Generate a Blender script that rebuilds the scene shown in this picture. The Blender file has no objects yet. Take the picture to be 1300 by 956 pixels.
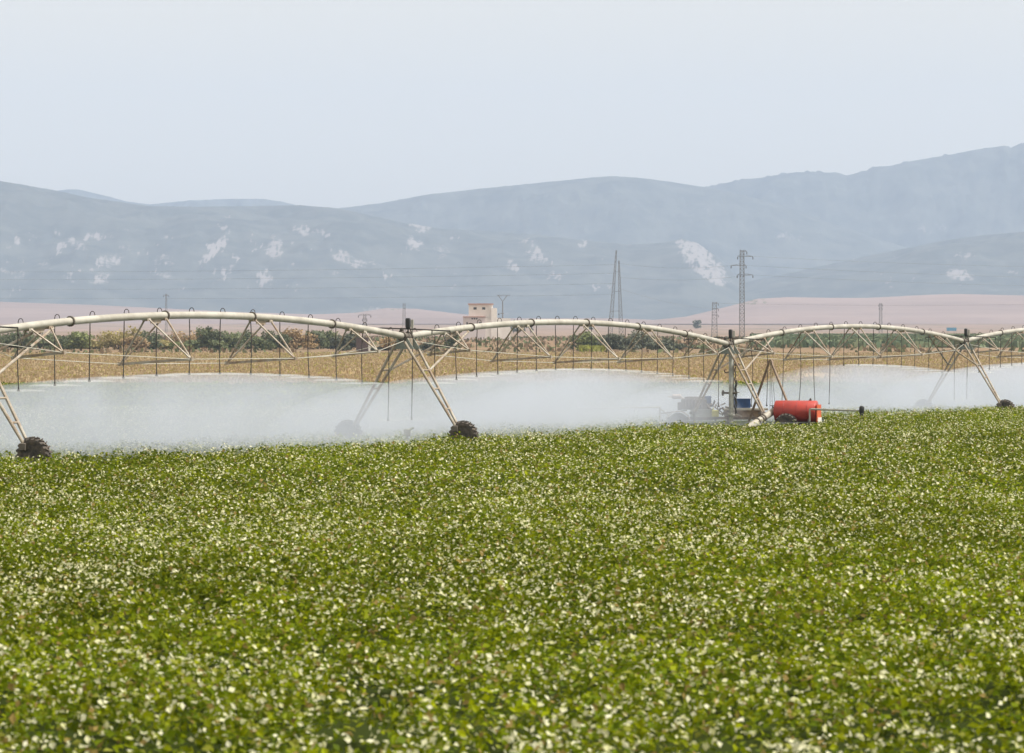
import bpy, math, random
import numpy as np
from mathutils import Vector, Matrix, Quaternion
random.seed(7)
rng = np.random.default_rng(11)
C = bpy.context.scene
COL = C.collection

# ------------------------------------------------------------------ camera
F = 4950.0            # focal length in pixels of the 1300 px wide photograph
CAMZ = 3.6
HOR = 450.0           # row of the horizon
cam_d = bpy.data.cameras.new('camera'); cam = bpy.data.objects.new('camera', cam_d); COL.objects.link(cam)
cam_d.sensor_width = 36.0; cam_d.lens = F / 1300 * 36
cam_d.clip_start = 0.5; cam_d.clip_end = 60000
cam.location = (0, 0, CAMZ)
cam.rotation_euler = (math.radians(90) - math.atan((478 - HOR) / F), 0, 0)
cam_d.dof.use_dof = True; cam_d.dof.focus_distance = 165; cam_d.dof.aperture_fstop = 4.2
C.camera = cam

# ------------------------------------------------------------------ light
SUN_EL, SUN_AZ = math.radians(56), math.radians(102)
w = bpy.data.worlds.new('World'); C.world = w; w.use_nodes = True
nt = w.node_tree; nt.nodes.clear()
sky = nt.nodes.new('ShaderNodeTexSky'); sky.sky_type = 'NISHITA'; sky.sun_disc = False
sky.sun_elevation = SUN_EL; sky.sun_rotation = SUN_AZ
sky.air_density = 1.6; sky.dust_density = 2.0; sky.ozone_density = 1.0; sky.altitude = 50
bg = nt.nodes.new('ShaderNodeBackground'); bg.inputs[1].default_value = 0.143
wo = nt.nodes.new('ShaderNodeOutputWorld')
hs = nt.nodes.new('ShaderNodeHueSaturation'); hs.inputs['Saturation'].default_value = 0.05   # milky summer sky
nt.links.new(sky.outputs[0], hs.inputs['Color']); wm = nt.nodes.new('ShaderNodeMix'); wm.data_type = 'RGBA'; wm.blend_type = 'MULTIPLY'; wm.inputs[0].default_value = 1; wm.inputs[7].default_value = (1, 0.935, 0.80, 1)   # dusty air
nt.links.new(hs.outputs[0], wm.inputs[6]); nt.links.new(wm.outputs[2], bg.inputs[0]); nt.links.new(bg.outputs[0], wo.inputs[0])
sd = bpy.data.lights.new('sun', 'SUN'); sd.energy = 3.7; sd.angle = math.radians(0.53); sd.color = (1, 0.965, 0.91)
so = bpy.data.objects.new('sun', sd); COL.objects.link(so)
S = Vector((math.cos(SUN_EL) * math.sin(SUN_AZ), math.cos(SUN_EL) * math.cos(SUN_AZ), math.sin(SUN_EL)))
so.rotation_euler = (-S).to_track_quat('-Z', 'Y').to_euler(); so.location = (0, 0, 100)
C.view_settings.view_transform = 'Standard'; C.view_settings.look = 'None'
C.view_settings.exposure = 0.47; C.view_settings.gamma = 1.0
C.view_settings.use_curve_mapping = False
C.render.engine = 'CYCLES'
C.cycles.volume_bounces = 4; C.cycles.max_bounces = 8; C.cycles.diffuse_bounces = 3
C.cycles.transparent_max_bounces = 8
C.cycles.use_denoising = True; C.cycles.denoising_input_passes = 'RGB_ALBEDO_NORMAL'; C.cycles.denoising_prefilter = 'ACCURATE'
C.cycles.volume_step_rate = 1.0
C.cycles.sample_clamp_indirect = 5.0

# ------------------------------------------------------------------ helpers
def at(px, py, Y):
    return Vector(((px - 650) / F * Y, Y, CAMZ + (HOR - py) / F * Y))

def mat(name, col, rough=0.6, metal=0.0, var=0.12, scale=8.0, col2=None, bump=0.0, spec=0.5, coord='Object', detail=6):
    m = bpy.data.materials.new(name); m.use_nodes = True
    n = m.node_tree; b = n.nodes['Principled BSDF']
    tc = n.nodes.new('ShaderNodeTexCoord'); no = n.nodes.new('ShaderNodeTexNoise')
    no.inputs['Scale'].default_value = scale; no.inputs['Detail'].default_value = detail; no.inputs['Roughness'].default_value = 0.65
    n.links.new(tc.outputs[coord], no.inputs['Vector'])
    r = n.nodes.new('ShaderNodeValToRGB'); c2 = col2 or tuple(c * (1 - var) for c in col)
    c1 = col if col2 else tuple(min(1, c * (1 + var)) for c in col)
    r.color_ramp.elements[0].position = 0.38; r.color_ramp.elements[1].position = 0.62
    r.color_ramp.elements[0].color = (*c1, 1); r.color_ramp.elements[1].color = (*c2, 1)
    n.links.new(no.outputs['Fac'], r.inputs[0]); n.links.new(r.outputs[0], b.inputs['Base Color'])
    b.inputs['Roughness'].default_value = rough; b.inputs['Metallic'].default_value = metal
    b.inputs['Specular IOR Level'].default_value = spec
    if bump:
        bu = n.nodes.new('ShaderNodeBump'); bu.inputs['Strength'].default_value = bump; bu.inputs['Distance'].default_value = 0.05
        n.links.new(no.outputs['Fac'], bu.inputs['Height']); n.links.new(bu.outputs[0], b.inputs['Normal'])
    return m

class MB:
    """collects faces; build() links them as one mesh object"""
    def __init__(s): s.v = []; s.f = []
    def add(s, vs, fs):
        o = len(s.v); s.v += [tuple(v) for v in vs]; s.f += [tuple(i + o for i in f) for f in fs]
    def tube(s, p, q, r, r2=None, n=8, cap=True):
        p = Vector(p); q = Vector(q); r2 = r if r2 is None else r2
        d = (q - p); 
        if d.length < 1e-6: return
        d.normalize(); a = d.orthogonal().normalized(); b = d.cross(a)
        vs = []
        for c, rr in ((p, r), (q, r2)):
            for i in range(n):
                t = 2 * math.pi * i / n; vs.append(c + (a * math.cos(t) + b * math.sin(t)) * rr)
        fs = [(i, (i + 1) % n, n + (i + 1) % n, n + i) for i in range(n)]
        if cap: fs += [tuple(range(n))[::-1], tuple(range(n, 2 * n))]
        s.add(vs, fs)
    def path(s, pts, r, n=8, cap=True):
        pts = [Vector(p) for p in pts]; vs = []; N = len(pts); prev = None
        for k, p in enumerate(pts):
            d = (pts[min(k + 1, N - 1)] - pts[max(k - 1, 0)]).normalized()
            if prev is None: a = d.orthogonal().normalized()
            else: a = (prev - d * prev.dot(d)).normalized()
            prev = a; b = d.cross(a); rr = r[k] if isinstance(r, (list, tuple)) else r
            for i in range(n):
                t = 2 * math.pi * i / n; vs.append(p + (a * math.cos(t) + b * math.sin(t)) * rr)
        fs = []
        for k in range(N - 1):
            for i in range(n):
                j = (i + 1) % n; fs.append((k * n + i, k * n + j, (k + 1) * n + j, (k + 1) * n + i))
        if cap: fs += [tuple(range(n))[::-1], tuple(range((N - 1) * n, N * n))]
        s.add(vs, fs)
    def box(s, c, ax, ay, az):
        """centre and three half-axis vectors"""
        c = Vector(c); ax = Vector(ax); ay = Vector(ay); az = Vector(az)
        vs = [c + ax * i + ay * j + az * k for i in (-1, 1) for j in (-1, 1) for k in (-1, 1)]
        s.add(vs, [(0, 1, 3, 2), (4, 6, 7, 5), (0, 4, 5, 1), (2, 3, 7, 6), (0, 2, 6, 4), (1, 5, 7, 3)])
    def bbox(s, c, ax, ay, az, bv=0.1):
        """box with chamfered vertical profile: a stack of three frusta"""
        c = Vector(c); ax = Vector(ax); ay = Vector(ay); az = Vector(az)
        lv = [(-1, 1 - bv), (-1 + bv, 1), (1 - bv, 1), (1, 1 - bv)]; vs = []
        for z, k in lv:
            for i, j in ((-1, -1), (1, -1), (1, 1), (-1, 1)): vs.append(c + ax * i * k + ay * j * k + az * z)
        fs = [(3, 2, 1, 0), (12, 13, 14, 15)]
        for l in range(3):
            for i in range(4):
                j = (i + 1) % 4; fs.append((l * 4 + i, l * 4 + j, l * 4 + 4 + j, l * 4 + 4 + i))
        s.add(vs, fs)
    def bar(s, p, q, wd, th=None):
        p = Vector(p); q = Vector(q); d = (q - p); L = d.length; d.normalize()
        a = d.cross(Vector((0, 0, 1))); a = a.normalized() if a.length > 1e-3 else Vector((1, 0, 0)); b = a.cross(d)
        s.box((p + q) / 2, d * L / 2, a * wd / 2, b * (th or wd) / 2)
    def lathe(s, c, axis, prof, n=24):
        """prof: list of (along axis, radius)"""
        c = Vector(c); d = Vector(axis).normalized(); a = d.orthogonal().normalized(); b = d.cross(a); vs = []
        for (z, r) in prof:
            for i in range(n):
                t = 2 * math.pi * i / n; vs.append(c + d * z + (a * math.cos(t) + b * math.sin(t)) * r)
        fs = []
        for k in range(len(prof) - 1):
            for i in range(n):
                j = (i + 1) % n; fs.append((k * n + i, k * n + j, (k + 1) * n + j, (k + 1) * n + i))
        fs += [tuple(range(n))[::-1], tuple(range((len(prof) - 1) * n, len(prof) * n))]
        s.add(vs, fs)
    def ring(s, c, axis, R, r, n=20, m=6):
        c = Vector(c); d = Vector(axis).normalized(); a = d.orthogonal().normalized(); b = d.cross(a); vs = []
        for i in range(n):
            t = 2 * math.pi * i / n; e = a * math.cos(t) + b * math.sin(t)
            for k in range(m):
                u = 2 * math.pi * k / m; vs.append(c + e * (R + r * math.cos(u)) + d * r * math.sin(u))
        s.add(vs, [(i * m + k, i * m + (k + 1) % m, ((i + 1) % n) * m + (k + 1) % m, ((i + 1) % n) * m + k) for i in range(n) for k in range(m)])
    def build(s, name, m, parent=None, smooth=False):
        o0 = origin_of(parent)
        me = bpy.data.meshes.new(name)
        me.from_pydata([(v[0] - o0.x, v[1] - o0.y, v[2] - o0.z) for v in s.v], [], s.f)
        me.materials.append(m)
        if smooth:
            me.polygons.foreach_set('use_smooth', [True] * len(me.polygons))
            try: me.set_sharp_from_angle(angle=math.radians(40))
            except Exception: pass
        o = bpy.data.objects.new(name, me); COL.objects.link(o)
        if parent: o.parent = parent
        return o

def origin_of(o):
    v = Vector((0, 0, 0))
    while o is not None: v += Vector(o.location); o = o.parent
    return v

def empty(name, loc):
    o = bpy.data.objects.new(name, None); COL.objects.link(o); o.location = loc; o.empty_display_size = 0.3
    return o
def tag(o, label=None, cat=None, group=None, kind=None):
    if label: o['label'] = label
    if cat: o['category'] = cat
    if group: o['group'] = group
    if kind: o['kind'] = kind
    return o

# numpy value noise
_tab = np.random.default_rng(3).random((256, 256))
def vn(x, y):
    x = np.asarray(x, float); y = np.asarray(y, float)
    xi = np.floor(x).astype(int); yi = np.floor(y).astype(int); fx = x - xi; fy = y - yi
    fx = fx * fx * (3 - 2 * fx); fy = fy * fy * (3 - 2 * fy)
    g = lambda a, b: _tab[a % 256, b % 256]
    return (g(xi, yi) * (1 - fx) + g(xi + 1, yi) * fx) * (1 - fy) + (g(xi, yi + 1) * (1 - fx) + g(xi + 1, yi + 1) * fx) * fy
def fbm(x, y, o=5, g=0.5):
    r = 0; a = 1; t = 0
    for k in range(o):
        r = r + a * vn(np.asarray(x) * 2 ** k + 17 * k, np.asarray(y) * 2 ** k + 31 * k); t += a; a *= g
    return r / t

def np_mesh(name, V, npoly, k, m, cols=None, smooth=False, faces=None):
    """fast mesh: npoly polygons of k own vertices each, or given faces array"""
    me = bpy.data.meshes.new(name)
    V = np.ascontiguousarray(V, dtype=np.float32)
    if faces is None: faces = np.arange(npoly * k, dtype=np.int32).reshape(npoly, k)
    npoly, k = faces.shape
    me.vertices.add(len(V)); me.vertices.foreach_set('co', V.ravel())
    me.loops.add(npoly * k); me.loops.foreach_set('vertex_index', faces.astype(np.int32).ravel())
    me.polygons.add(npoly); me.polygons.foreach_set('loop_start', np.arange(0, npoly * k, k, dtype=np.int32))
    me.polygons.foreach_set('use_smooth', np.full(npoly, smooth))
    me.update(calc_edges=True)
    if cols is not None:
        a = me.color_attributes.new('tint', 'FLOAT_COLOR', 'POINT')
        c4 = np.ones((len(V), 4), np.float32); c4[:, :cols.shape[1]] = cols; a.data.foreach_set('color', c4.ravel())
    me.materials.append(m)
    o = bpy.data.objects.new(name, me); COL.objects.link(o)
    return o

def leaf_mat(name, rough=0.4, trans=0.35, spec=0.5):
    m = bpy.data.materials.new(name); m.use_nodes = True; n = m.node_tree
    b = n.nodes['Principled BSDF']; out = n.nodes['Material Output']
    a = n.nodes.new('ShaderNodeAttribute'); a.attribute_name = 'tint'
    b.inputs['Roughness'].default_value = rough; b.inputs['Specular IOR Level'].default_value = spec
    tr = n.nodes.new('ShaderNodeBsdfTranslucent'); mx = n.nodes.new('ShaderNodeMixShader'); mx.inputs[0].default_value = trans
    n.links.new(a.outputs['Color'], b.inputs['Base Color']); n.links.new(a.outputs['Color'], tr.inputs[0])
    n.links.new(b.outputs[0], mx.inputs[1]); n.links.new(tr.outputs[0], mx.inputs[2]); n.links.new(mx.outputs[0], out.inputs[0])
    return m

# ------------------------------------------------------------------ ground
ZP = [(-2000, 0), (0, 0), (340, 0), (620, 2.8), (760, 4.5), (900, 6.2), (1500, 10.3), (2500, 20), (4000, 36), (5200, 40), (20000, 60)]
def ground_z(y): return np.interp(y, [p[0] for p in ZP], [p[1] for p in ZP])
def ground_mat():
    m = bpy.data.materials.new('farmland'); m.use_nodes = True; n = m.node_tree; b = n.nodes['Principled BSDF']
    b.inputs['Roughness'].default_value = 0.95; b.inputs['Specular IOR Level'].default_value = 0.0
    tc = n.nodes.new('ShaderNodeTexCoord'); sp = n.nodes.new('ShaderNodeSeparateXYZ'); n.links.new(tc.outputs['Object'], sp.inputs[0])
    # wobble the field borders
    w1 = n.nodes.new('ShaderNodeTexNoise'); w1.inputs['Scale'].default_value = 0.012; w1.inputs['Detail'].default_value = 3
    n.links.new(tc.outputs['Object'], w1.inputs['Vector'])
    ma = n.nodes.new('ShaderNodeMath'); ma.operation = 'MULTIPLY_ADD'; ma.inputs[1].default_value = 60; 
    n.links.new(w1.outputs['Fac'], ma.inputs[0]); n.links.new(sp.outputs['Y'], ma.inputs[2])
    mr = n.nodes.new('ShaderNodeMapRange'); mr.inputs['From Min'].default_value = 0; mr.inputs['From Max'].default_value = 5000
    n.links.new(ma.outputs[0], mr.inputs['Value'])
    r = n.nodes.new('ShaderNodeValToRGB'); r.color_ramp.interpolation = 'LINEAR'
    E = r.color_ramp.elements
    st = [(0, (0.035, 0.045, 0.012)), (372, (0.045, 0.055, 0.016)), (392, (0.36, 0.26, 0.14)), (670, (0.36, 0.26, 0.14)), (700, (0.25, 0.18, 0.125)),
          (1100, (0.25, 0.17, 0.125)), (1700, (0.27, 0.20, 0.17)), (2600, (0.27, 0.205, 0.19)), (5000, (0.27, 0.205, 0.19))]
    E[0].position = 0; E[0].color = (*st[0][1], 1); E[1].position = 1; E[1].color = (*st[-1][1], 1)
    for p, c in st[1:-1]:
        e = E.new(p / 5000); e.color = (*c, 1)
    n.links.new(mr.outputs[0], r.inputs[0])
    # patchy variation stretched along X (fields seen at a low angle)
    mp = n.nodes.new('ShaderNodeMapping'); mp.inputs['Scale'].default_value = (0.02, 0.008, 0.02)
    n.links.new(tc.outputs['Object'], mp.inputs[0])
    n2 = n.nodes.new('ShaderNodeTexNoise'); n2.inputs['Scale'].default_value = 1.5; n2.inputs['Detail'].default_value = 8; n2.inputs['Roughness'].default_value = 0.7
    n.links.new(mp.outputs[0], n2.inputs['Vector'])
    r2 = n.nodes.new('ShaderNodeValToRGB'); r2.color_ramp.elements[0].position = 0.3; r2.color_ramp.elements[1].position = 0.7
    r2.color_ramp.elements[0].color = (0.62, 0.72, 0.62, 1); r2.color_ramp.elements[1].color = (1.15, 1.08, 1.05, 1)
    n.links.new(n2.outputs['Fac'], r2.inputs[0])
    mx = n.nodes.new('ShaderNodeMix'); mx.data_type = 'RGBA'; mx.blend_type = 'MULTIPLY'; mx.inputs[0].default_value = 1
    n.links.new(r.outputs[0], mx.inputs[6]); n.links.new(r2.outputs[0], mx.inputs[7]); n.links.new(mx.outputs[2], b.inputs['Base Color'])
    return m
ys = np.concatenate([np.array([-900, -200]), np.arange(0, 400, 20), np.arange(400, 1600, 25), np.arange(1600, 5000, 100), np.array([5000, 7000, 10000, 12900])])
us = np.linspace(-1, 1, 81)
X = np.array([[u * (700 + 0.60 * max(y, 0)) for u in us] for y in ys]); Yg = np.repeat(ys[:, None], len(us), 1)
Zg = ground_z(Yg) + np.clip((Yg - 800) / 1500, 0, 1) * 5 * (fbm(X / 400, Yg / 400, 3) - 0.5) * np.clip((5200 - Yg) / 500, 0, 1)
V = np.stack([X, Yg, Zg], -1).reshape(-1, 3)
R_, K_ = X.shape
idx = np.arange(R_ * K_).reshape(R_, K_)
grid_faces = lambda idx: np.stack([idx[:-1, :-1], idx[:-1, 1:], idx[1:, 1:], idx[1:, :-1]], -1).reshape(-1, 4)
g = np_mesh('ground', V, 0, 4, ground_mat(), smooth=True, faces=grid_faces(idx))
tag(g, kind='structure')

# ------------------------------------------------------------------ hills and mountains
def interp_line(pts, px): return np.interp(px, [p[0] for p in pts], [p[1] for p in pts])
def ridge(name, pts, Y0, depth, m, base_z, rough_px=1.2, nfreq=0.02, rocks=None, seed=0, relief=0.20, pxr=(-700, 2000), n=1300, rows=110):
    px = np.linspace(pxr[0], pxr[1], n); t = np.linspace(0, 1.25, rows)
    P, T = np.meshgrid(px, t)
    Yd = Y0 - depth * (1 - T)
    yr = interp_line(pts, P) - rough_px * 2 * (fbm(P * nfreq * 6 + seed, P * 0 + seed, 5) - 0.5) * np.clip(T, 0, 1) ** 12
    zr = CAMZ + (HOR - yr) / F * Y0            # crest height at the ridge distance
    Xw = (P - 650) / F * Yd
    prof = np.where(T <= 1, np.sin(np.clip(T, 0, 1) * math.pi / 2) ** 1.15, np.cos((T - 1) / 0.25 * math.pi / 2 * 0.8))
    rel = 0.75 - 1.5 * np.abs(fbm(Xw / (depth * 0.20) + seed * 3.1, Yd / (depth * 0.42) + seed, 6, 0.55) - 0.5) * 2 + 0.3 * (fbm(Xw / 170., Yd / 170., 4) - .5)
    env = np.sin(np.clip(T, 0, 1) * math.pi)
    Zz = base_z + (zr - base_z) * (prof + relief * rel * env)
    Zz = np.minimum(Zz, CAMZ + (zr - CAMZ) * (Yd / Y0) * 0.997 + np.where(T >= 1, 0, 0)) if True else Zz
    Zz[T <= 0.001] = base_z - 5
    Vv = np.stack([Xw, Yd, Zz], -1).reshape(-1, 3)
    idx = np.arange(P.size).reshape(P.shape)
    # bare rock: patches with shapes of their own
    q = np.zeros(P.shape)
    ysc = HOR - (Zz - CAMZ) * F / Yd
    wx = (fbm(P / 7 + seed, ysc / 5, 4, .6) - .5) * 22; wy = (fbm(P / 6 + 50, ysc / 4 + 9, 4, .6) - .5) * 13
    tex = np.clip(3.2 * fbm(P / 3.2, ysc / 2.4, 4, .75) - .75, 0, 1.5)
    for (cx, cy, rx, ry, ang, s) in (rocks or []):
        ca, sa = math.cos(ang), math.sin(ang)
        dx = P + wx - cx; dy = ysc + wy - cy
        e = ((dx * ca + dy * sa) / rx) ** 2 + ((-dx * sa + dy * ca) / ry) ** 2
        q = np.maximum(q, s * np.clip(1.35 - e, 0, 1))
    q = q * tex
    cols = np.stack([q, q, q], -1).reshape(-1, 3)
    o = np_mesh(name, Vv, 0, 4, m, cols=cols, smooth=True, faces=grid_faces(idx))
    return tag(o, kind='structure')

def mountain_mat(name, base, dark, rock, sc=0.010, th=0.52):
    m = bpy.data.materials.new(name); m.use_nodes = True; n = m.node_tree; b = n.nodes['Principled BSDF']
    b.inputs['Roughness'].default_value = 0.95; b.inputs['Specular IOR Level'].default_value = 0.1
    tc = n.nodes.new('ShaderNodeTexCoord')
    no = n.nodes.new('ShaderNodeTexNoise'); no.inputs['Scale'].default_value = sc; no.inputs['Detail'].default_value = 9; no.inputs['Roughness'].default_value = 0.68
    n.links.new(tc.outputs['Object'], no.inputs['Vector'])
    r = n.nodes.new('ShaderNodeValToRGB'); r.color_ramp.elements[0].position = 0.4; r.color_ramp.elements[1].position = 0.6
    r.color_ramp.elements[0].color = (*base, 1); r.color_ramp.elements[1].color = (*dark, 1); n.links.new(no.outputs['Fac'], r.inputs[0])
    a = n.nodes.new('ShaderNodeAttribute'); a.attribute_name = 'tint'
    n2 = n.nodes.new('ShaderNodeTexNoise'); n2.inputs['Scale'].default_value = 0.045; n2.inputs['Detail'].default_value = 10; n2.inputs['Roughness'].default_value = 0.82; n2.inputs['Distortion'].default_value = 1.2
    n.links.new(tc.outputs['Object'], n2.inputs['Vector'])
    ad = n.nodes.new('ShaderNodeMath'); ad.operation = 'MULTIPLY_ADD'; ad.inputs[1].default_value = 0.34
    n.links.new(a.outputs['Fac'], ad.inputs[0]); n.links.new(n2.outputs['Fac'], ad.inputs[2])
    mr = n.nodes.new('ShaderNodeMapRange'); mr.inputs['From Min'].default_value = th + 0.14; mr.inputs['From Max'].default_value = th + 0.27
    n.links.new(ad.outputs[0], mr.inputs['Value'])
    mx = n.nodes.new('ShaderNodeMix'); mx.data_type = 'RGBA'; n.links.new(mr.outputs[0], mx.inputs[0])
    n.links.new(r.outputs[0], mx.inputs[6]); mx.inputs[7].default_value = (*rock, 1); n.links.new(mx.outputs[2], b.inputs['Base Color'])
    return m
m_mtn = mountain_mat('mountain_scrub', (0.080, 0.088, 0.080), (0.042, 0.052, 0.050), (0.21, 0.195, 0.19))
m_hill = mountain_mat('ploughed_hill', (0.26, 0.205, 0.20), (0.205, 0.165, 0.165), (0.13, 0.13, 0.09), sc=0.003)

rocks = [(18,309,14,7,-0.6,1),(74,318,16,4,-1.0,1),(100,312,18,8,0.4,.8),(118,300,14,4,-.3,.9),(130,300,16,4,0,1),(160,316,12,5,.3,.7),(270,318,26,9,-0.8,1.2),
         (140,330,20,10,-.3,.8),(128,354,10,8,-.6,.9),(285,290,12,4,.2,1),(288,275,8,3,0,.8),(350,316,14,12,0,1),(385,293,16,5,.3,1),(410,297,16,5,.2,.8),(335,352,12,12,0,1),
         (300,330,14,4,-.8,.8),(435,325,16,10,.2,.8),(460,335,14,8,0,.6),(535,288,16,7,0,1),(525,310,10,10,.3,.8),(560,320,10,12,0,.6),(345,300,8,4,0,.7),
         (20,347,20,5,.2,.7),(10,370,12,6,0,.6),(680,322,16,12,.5,1),(648,336,8,10,0,.8),(705,350,14,7,.1,.7),(738,306,5,8,0,.9),(60,335,14,5,0,.5),(210,330,20,10,0,.5),
         (290,345,10,7,0,.6),(210,350,12,7,0,.5),(425,345,10,5,0,.5),
         (885,325,26,18,0.75,1.25),(905,345,26,14,0.75,1.1),(868,312,12,10,0.3,1.1),(950,306,6,5,0,.8),(1085,325,10,6,0,.6),(1215,350,20,8,.1,.9),(1225,325,14,6,0,.7),(1130,358,7,10,0,.7),(1288,346,10,4,0,.8),(1160,350,6,6,0,.5),
         (640,395,12,6,0,.4),(470,392,14,6,0,.6),(330,388,20,6,0,.4)]
_r = random.Random(5)
for _ in range(85):
    x_ = _r.uniform(0, 790); y_ = _r.uniform(288, 372); rocks.append((x_, y_, _r.uniform(3, 9), _r.uniform(1.2, 3.2), _r.uniform(-1.1, .6), _r.uniform(.6, 1.0)))
for _ in range(20):
    x_ = _r.uniform(940, 1300); rocks.append((x_, _r.uniform(318, 368), _r.uniform(3, 8), _r.uniform(1.5, 3), _r.uniform(-1, 1), _r.uniform(.4, .7)))
A = [(-700,262),(-400,235),(-150,222),(-40,224),(0,229),(40,236),(80,243),(110,250),(160,257),(190,261),(250,262),(330,261),(380,260),(430,264),(470,273),(510,282),(560,290),(640,294),(700,300),(745,305),(800,310),(840,308),(866,303),(885,308),(905,322),(925,342),(945,358),
     (985,350),(1040,338),(1100,325),(1150,315),(1200,305),(1250,298),(1300,294),(1500,270),(2000,300)]
B = [(-700,320),(200,300),(380,280),(430,264),(480,258),(540,247),(600,240),(640,236),(700,230),(740,226),(775,223),(810,225),(850,230),(900,238),(940,246),(1000,262),(1060,285),(1200,330),(2000,360)]
Cc = [(-700,330),(700,300),(820,255),(900,236),(930,230),(980,223),(1010,218),(1040,218),(1062,219),(1075,222),(1100,216),(1112,211),(1130,210),(1150,205),(1180,200),(1210,195),(1240,189),(1262,186),(1275,184),(1283,187),(1300,182),(1400,165),(1600,190),(2000,230)]
D = [(-700,300),(0,262),(70,242),(85,240),(100,240),(130,247),(160,255),(190,259),(240,254),(290,252),(335,252),(360,256),(380,261),(440,275),(700,330),(2000,360)]
ridge('mountain', A, 9000, 2200, m_mtn, 42, 0.8, rocks=rocks, seed=1)
ridge('mountain', B, 10300, 1400, m_mtn, 45, 0.8, seed=5, relief=0.10, rocks=[(1000,300,30,5,.2,.5),(800,260,20,4,0,.4),(900,265,14,3,0,.5),(720,275,14,3,0,.4)])
ridge('mountain', Cc, 11300, 1400, m_mtn, 48, 3.6, seed=9, relief=0.09, rocks=[(1180,290,40,6,0,.5),(980,240,10,3,0,.5)])
ridge('mountain', D, 12100, 1000, m_mtn, 50, 0.8, seed=13)
H = [(-700,392),(-100,384),(0,383),(60,385),(120,387),(200,391),(300,396),(400,399),(450,397),(490,391),(530,392),(580,398),(640,404),(700,404),(780,404),(830,406),(870,402),(900,395),(940,385),(962,379),(1000,377),(1060,378),(1100,378),(1180,374),(1220,373),(1300,375),(2000,385)]
h = ridge('hills', H, 4700, 1200, m_hill, 36, 0.3, seed=21, relief=0.06, rows=60, rocks=[(955,383,20,1.8,-.12,1),(500,393,10,1.5,0,.8),(345,398,14,1,0,.7),(1160,384,22,1,.1,.7),(740,409,18,1,0,.6),(1050,392,30,1,.05,.5),(120,393,20,1,.1,.5)])

# ------------------------------------------------------------------ haze
def volume_mat(name, col, dens, aniso, noise=None):
    m = bpy.data.materials.new(name); m.use_nodes = True; n = m.node_tree; n.nodes.clear()
    out = n.nodes.new('ShaderNodeOutputMaterial'); v = n.nodes.new('ShaderNodeVolumePrincipled')
    v.inputs['Color'].default_value = (*col, 1); v.inputs['Density'].default_value = dens; v.inputs['Anisotropy'].default_value = aniso
    n.links.new(v.outputs[0], out.inputs['Volume']); return m
hz = MB(); hz.box((0, 6000, 449), (13000, 0, 0), (0, 7000, 0), (0, 0, 451))
hz = hz.build('haze', volume_mat('summer_haze', (0.595, 0.745, 1.0), 0.88e-4, 0.0)); tag(hz, kind='stuff')
hz['label'] = 'pale blue summer haze over the plain'

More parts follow.
